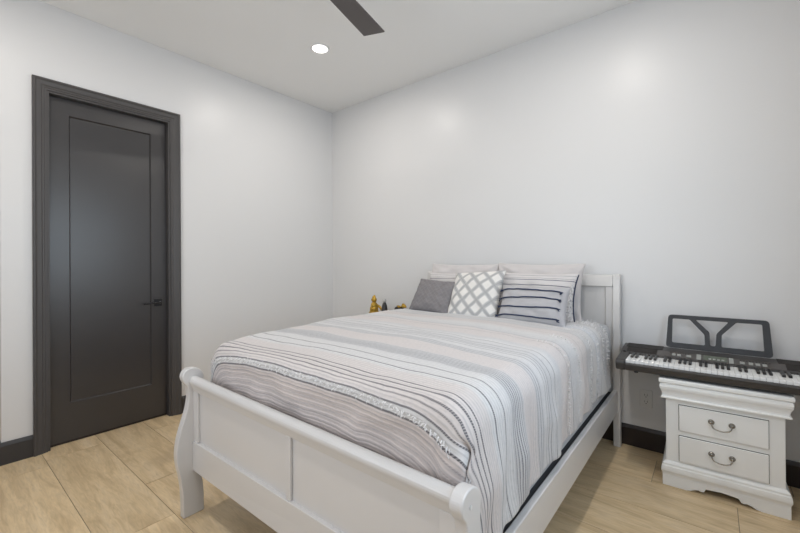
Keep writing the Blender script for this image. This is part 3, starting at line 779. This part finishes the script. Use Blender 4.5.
def top_patch(x0, x1, y0, y1, h, m, name, parent=kb, bevel=0.0):
    """thin slab lying on the sloping control surface"""
    def zt(y): return 0.084+(y+0.190)*(0.020/0.082) if y < -0.1079 else 0.104+(y+0.108)*(0.006/0.100)
    bm = bmesh.new()
    prism(bm, [(y0, zt(y0)+0.0004), (y1, zt(y1)+0.0004), (y1, zt(y1)+h), (y0, zt(y0)+h)], 'x', x0, x1)
    return link(name, bm, m, parent, bevel=bevel)
top_patch(0.020, 0.215, -0.105, -0.012, 0.003, M_kbd, 'speaker_grille', bevel=0.001)
top_patch(KL-0.215, KL-0.020, -0.105, -0.012, 0.003, M_kbd, 'speaker_grille', bevel=0.001)
pn = top_patch(0.19, KL-0.19, -0.182, -0.109, 0.0018, M_kb2, 'control_panel')
for x0, x1 in ((0.030, 0.189), (KL-0.189, KL-0.030)):
    top_patch(x0, x1, -0.172, -0.109, 0.0022, M_kbd, 'side_grille')
lc = top_patch(0.412, 0.520, -0.168, -0.114, 0.0035, M_lcd, 'display', bevel=0.001)
for x in (0.437, 0.456, 0.475, 0.494): top_patch(x, x+0.012, -0.164, -0.150, 0.0050, M_btn, 'button', kb)
top_patch(0.382, 0.403, -0.178, -0.112, 0.0032, M_btn, 'dial_panel'); top_patch(0.527, 0.546, -0.178, -0.112, 0.0032, M_btn, 'dial_panel')
for x, w, yy in ((0.265, .018, -.150), (0.290, .018, -.150), (0.335, .022, -.150), (0.572, .020, -.155), (0.608, .018, -.155), (0.636, .018, -.155), (0.664, .018, -.155)):
    top_patch(x, x+w, yy-0.012, yy+0.010, 0.0055, M_btn, 'button', kb, bevel=0.001)
for k in range(8): top_patch(0.255+k*0.012, 0.262+k*0.012, -0.130, -0.122, 0.0045, M_kb, 'button', kb)
for k in range(10): top_patch(0.572+k*0.013, 0.580+k*0.013, -0.130, -0.122, 0.0045, M_kb, 'button', kb)
top_patch(0.014, 0.028, -0.186, -0.172, 0.006, M_bkey, 'power_button')
# keys: 36 white, 25 black
n_w = 36; kx0 = 0.050; kw = (KL-0.100)/n_w
for i in range(n_w):
    bm = B(kx0+i*kw+0.0005, kx0+(i+1)*kw-0.0005, -0.362, -0.196, 0.0582, 0.076)
    link('white_key', bm, M_key, kb, bevel=0.0012, segs=1)
for i in range(n_w-1):
    if i % 7 in (0, 1, 3, 4, 5):
        xc = kx0+(i+1)*kw
        bm = bmesh.new()
        prism(bm, [(-0.196, 0.0761), (-0.196, 0.088), (-0.288, 0.087), (-0.296, 0.0761)], 'x', xc-0.0068, xc+0.0068)
        link('black_key', bm, M_bkey, kb, bevel=0.001, segs=1)
# music rest: framed panel with three windows
def rounded(poly, r=0.012, k=5):
    out = []; n = len(poly)
    for i in range(n):
        p = Vector(poly[i]); a = (Vector(poly[i-1])-p); b = (Vector(poly[(i+1) % n])-p)
        rr = min(r, a.length*0.45, b.length*0.45)
        A = p+a.normalized()*rr; Bq = p+b.normalized()*rr
        for j in range(k+1):
            t = j/k; out.append(tuple((1-t)**2*A+2*t*(1-t)*p+t*t*Bq))
    return out
def plate(name, loops, th, m):
    cu = bpy.data.curves.new(name, 'CURVE'); cu.dimensions = '2D'; cu.fill_mode = 'BOTH'; cu.extrude = th/2
    for lp in loops:
        s = cu.splines.new('POLY'); s.points.add(len(lp)-1); s.use_cyclic_u = True
        for q, p in zip(s.points, lp): q.co = (p[0], p[1], 0, 1)
    tmp = bpy.data.objects.new('tmp', cu); COL.objects.link(tmp)
    dg = bpy.context.evaluated_depsgraph_get(); dg.update()
    me = bpy.data.meshes.new_from_object(tmp.evaluated_get(dg)); bpy.data.objects.remove(tmp)
    me.name = name; me.materials.clear(); me.materials.append(m)
    o = bpy.data.objects.new(name, me); COL.objects.link(o); return o
RW, RH = 0.490, 0.205
def N(pts): return [(x*RW, y*RH) for x, y in pts]
loops = [rounded(N([(0, 0), (1, 0), (0.975, 1.0), (0.025, 1.0)]), 0.022),
         rounded(N([(.065, .16), (.395, .16), (.390, .47), (.245, .885), (.070, .885)]), 0.008),
         rounded(N([(.445, .16), (.495, .16), (.505, .52), (.620, .885), (.305, .885), (.440, .55)]), 0.010),
         rounded(N([(.550, .16), (.925, .16), (.915, .885), (.690, .885), (.555, .50)]), 0.008)]
rest = plate('music_rest', loops, 0.007, M_rest)
tag(rest, 'black music rest with Y shaped struts standing at the back of the electronic keyboard', 'music rest')
rest.location = (3.258, -0.108, 0.7180); rest.rotation_euler = (R(78), 0, R(0.6))
b_ = rest.modifiers.new('b', 'BEVEL'); b_.width = 0.0015; b_.segments = 2; b_.limit_method = 'ANGLE'

# ------------------------------------------------------------------ wall outlet
ol = thing('wall_outlet', 'white duplex electrical outlet low on the wall beside the nightstand', 'outlet', (3.1385, -0.0002, 0.337))
link('cover_plate', B(-0.036, 0.036, -0.006, 0, -0.058, 0.058), M_plate, ol, bevel=0.003)
for dz in (-0.022, 0.022):
    bm = bmesh.new(); lathe(bm, [(0.0165, 0), (0.0165, 0.002)], 24)
    bmesh.ops.rotate(bm, verts=bm.verts, cent=(0, 0, 0), matrix=Matrix.Rotation(PI/2, 3, 'X')); bmesh.ops.translate(bm, verts=bm.verts, vec=(0, -0.0061, dz))
    rc = link('receptacle', bm, M_plate, ol)
    bm = bmesh.new()
    box(bm, -0.0085, -0.0062, -0.0088, -0.0079, dz-0.003, dz+0.009); box(bm, 0.0055, 0.0078, -0.0088, -0.0079, dz-0.003, dz+0.009); box(bm, -0.0025, 0.0025, -0.0088, -0.0079, dz-0.013, dz-0.008)
    link('slot', bm, M_hole, rc)

# ------------------------------------------------------------------ recessed ceiling lights
for i, (x, y) in enumerate(LAMPS):
    lab = ['round white recessed ceiling light, lit, toward the far left corner',
           'round white recessed ceiling light over the bed on the right side', 'round white recessed ceiling light near the dark door', 'round white recessed ceiling light in the corner by the right wall window'][i]
    t = thing('ceiling_light', lab, 'ceiling light', (x, y, H), 0, 'recessed lights in the ceiling')
    bm = bmesh.new(); n = 32
    pr = [(0.078, -0.0002), (0.076, -0.005), (0.064, -0.008), (0.062, -0.006), (0.061, -0.0002)]
    rings = [[bm.verts.new((r*math.cos(2*PI*k/n), r*math.sin(2*PI*k/n), z)) for k in range(n)] for r, z in pr]
    for a, b in zip(rings, rings[1:]+rings[:1]):
        for k in range(n): bm.faces.new((a[k], a[(k+1) % n], b[(k+1) % n], b[k]))
    link('trim_ring', bm, M_rim, t, smooth=True)
    bm = bmesh.new(); lathe(bm, [(0.060, -0.003), (0.060, -0.0003)], 32); link('lens', bm, M_lens, t)

# ------------------------------------------------------------------ ceiling fan
fan = thing('ceiling_fan', 'dark ceiling fan with flat wooden blades hanging over the bed', 'ceiling fan', (1.965, -1.875, H))
bm = bmesh.new(); lathe(bm, [(0.03, -0.06), (0.055, -0.045), (0.065, -0.0005)][::1], 24); link('canopy', bm, M_blackmetal, fan, smooth=True)
bm = bmesh.new(); tube(bm, [(0, 0, -0.055), (0, 0, -0.22)], 0.012); link('downrod', bm, M_blackmetal, fan, smooth=True)
bm = bmesh.new(); lathe(bm, [(0.03, -0.36), (0.085, -0.345), (0.10, -0.31), (0.10, -0.26), (0.08, -0.23), (0.03, -0.218)], 28); link('motor_housing', bm, M_blackmetal, fan, smooth=True)
zb = -0.305
for k in range(3):
    an = math.atan2(0.97, -0.22)+k*2*PI/3
    b2 = bmesh.new()
    outline = [(0.09, -0.055), (0.30, -0.075), (0.650, -0.082), (0.672, 0.085), (0.30, 0.072), (0.09, 0.055)]
    prism(b2, outline, 'z', -0.004, 0.004)
    bmesh.ops.rotate(b2, verts=b2.verts, cent=(0, 0, 0), matrix=Matrix.Rotation(R(10), 3, 'X'))
    bmesh.ops.rotate(b2, verts=b2.verts, cent=(0, 0, 0), matrix=Matrix.Rotation(an, 3, 'Z'))
    bmesh.ops.translate(b2, verts=b2.verts, vec=(0, 0, zb))
    link('blade', b2, M_fan, fan, bevel=0.002)

# ------------------------------------------------------------------ figurines on the far nightstand
def ball(bm, c, r, s=(1, 1, 1), rot=None):
    res = bmesh.ops.create_uvsphere(bm, u_segments=16, v_segments=10, radius=r)
    M_ = Matrix.Translation(c) @ (rot or Matrix.Identity(4)) @ Matrix.Diagonal((*s, 1))
    bmesh.ops.transform(bm, matrix=M_, verts=res['verts'])
def remesh(o, vox=0.004):
    m = o.modifiers.new('r', 'REMESH'); m.mode = 'VOXEL'; m.voxel_size = vox; m.use_smooth_shade = True
    m2 = o.modifiers.new('s', 'SMOOTH'); m2.iterations = 3
TZ = 0.6002
f1 = thing('figurine', 'gilded figurine of a seated figure, leftmost behind the bed', 'figurine', (0.86, -0.20, TZ), R(-20))
bm = bmesh.new()
lathe(bm, [(0.055, 0), (0.058, 0.01), (0.05, 0.03), (0.046, 0.10), (0.055, 0.14), (0.052, 0.165)], 20)
ball(bm, (0, 0, 0.185), 0.045, (1, .85, .9)); ball(bm, (0, 0, 0.225), 0.036, (1, .8, 1.1)); tube(bm, [(0.02, -0.01, 0.235), (0.055, -0.02, 0.21), (0.06, -0.05, 0.185), (0.085, -0.055, 0.178)], [0.013, 0.013, 0.012, 0.01]); tube(bm, [(-0.02, -0.01, 0.235), (-0.045, -0.03, 0.205), (-0.02, -0.05, 0.19)], [0.013, 0.013, 0.010])
o = link('body', bm, M_gold, f1); remesh(o)
bm = bmesh.new(); ball(bm, (0, -0.003, 0.283), 0.027, (1, 1, 1.15)); ball(bm, (0.022, 0, 0.284), 0.010); ball(bm, (-0.022, 0, 0.284), 0.010); ball(bm, (0, -0.028, 0.280), 0.007); ball(bm, (0, 0, 0.308), 0.020, (1, 1, .8)); ball(bm, (0.006, 0.0, 0.322), 0.010)
o = link('head', bm, M_gold, f1); remesh(o)
f1.rotation_euler = (0, 0, R(65)); f1.location = (0.845, -0.20, TZ)
f2 = thing('figurine', 'small black figurine with a pale grey head beside the gilded seated figure', 'figurine', (0.985, -0.20, TZ))
bm = bmesh.new(); lathe(bm, [(0.036, 0), (0.038, 0.01), (0.034, 0.08), (0.030, 0.17), (0.026, 0.215), (0.017, 0.245), (0.010, 0.255)], 20); link('body', bm, M_black, f2, smooth=True)
bm = bmesh.new(); lathe(bm, [(0.012, 0.2551), (0.017, 0.262), (0.018, 0.272), (0.013, 0.284), (0.003, 0.290)], 16); ball(bm, (0, -0.016, 0.270), 0.005); link('head', bm, M_silver, f2, smooth=True)
f2.scale = (1.05, 1.05, 1.04)
f3 = thing('figurine', 'crouching black and gold animal figurine nearest the pillows', 'figurine', (1.175, -0.20, TZ), R(10))
bm = bmesh.new(); lathe(bm, [(0.05, 0), (0.052, 0.008), (0.04, 0.02), (0.032, 0.12), (0.038, 0.17)], 18)
ball(bm, (-0.005, 0, 0.19), 0.032, (1.4, .9, .8)); tube(bm, [(-0.03, 0, 0.19), (-0.052, 0, 0.165)], [0.012, 0.01])
o = link('body', bm, M_black, f3); remesh(o)
bm = bmesh.new(); ball(bm, (0.042, -0.004, 0.218), 0.020, (1.1, 1, .9)); ball(bm, (0.062, -0.006, 0.213), 0.010); ball(bm, (0.036, -0.014, 0.236), 0.006); ball(bm, (0.036, 0.010, 0.236), 0.006); ball(bm, (0.008, -0.02, 0.212), 0.016, (1.3, .5, .5)); ball(bm, (-0.015, 0.005, 0.216), 0.012, (1.6, 1, .4))
o = link('head', bm, M_gold, f3); remesh(o, 0.003)
f3.scale = (1.1, 1.1, 1.12)
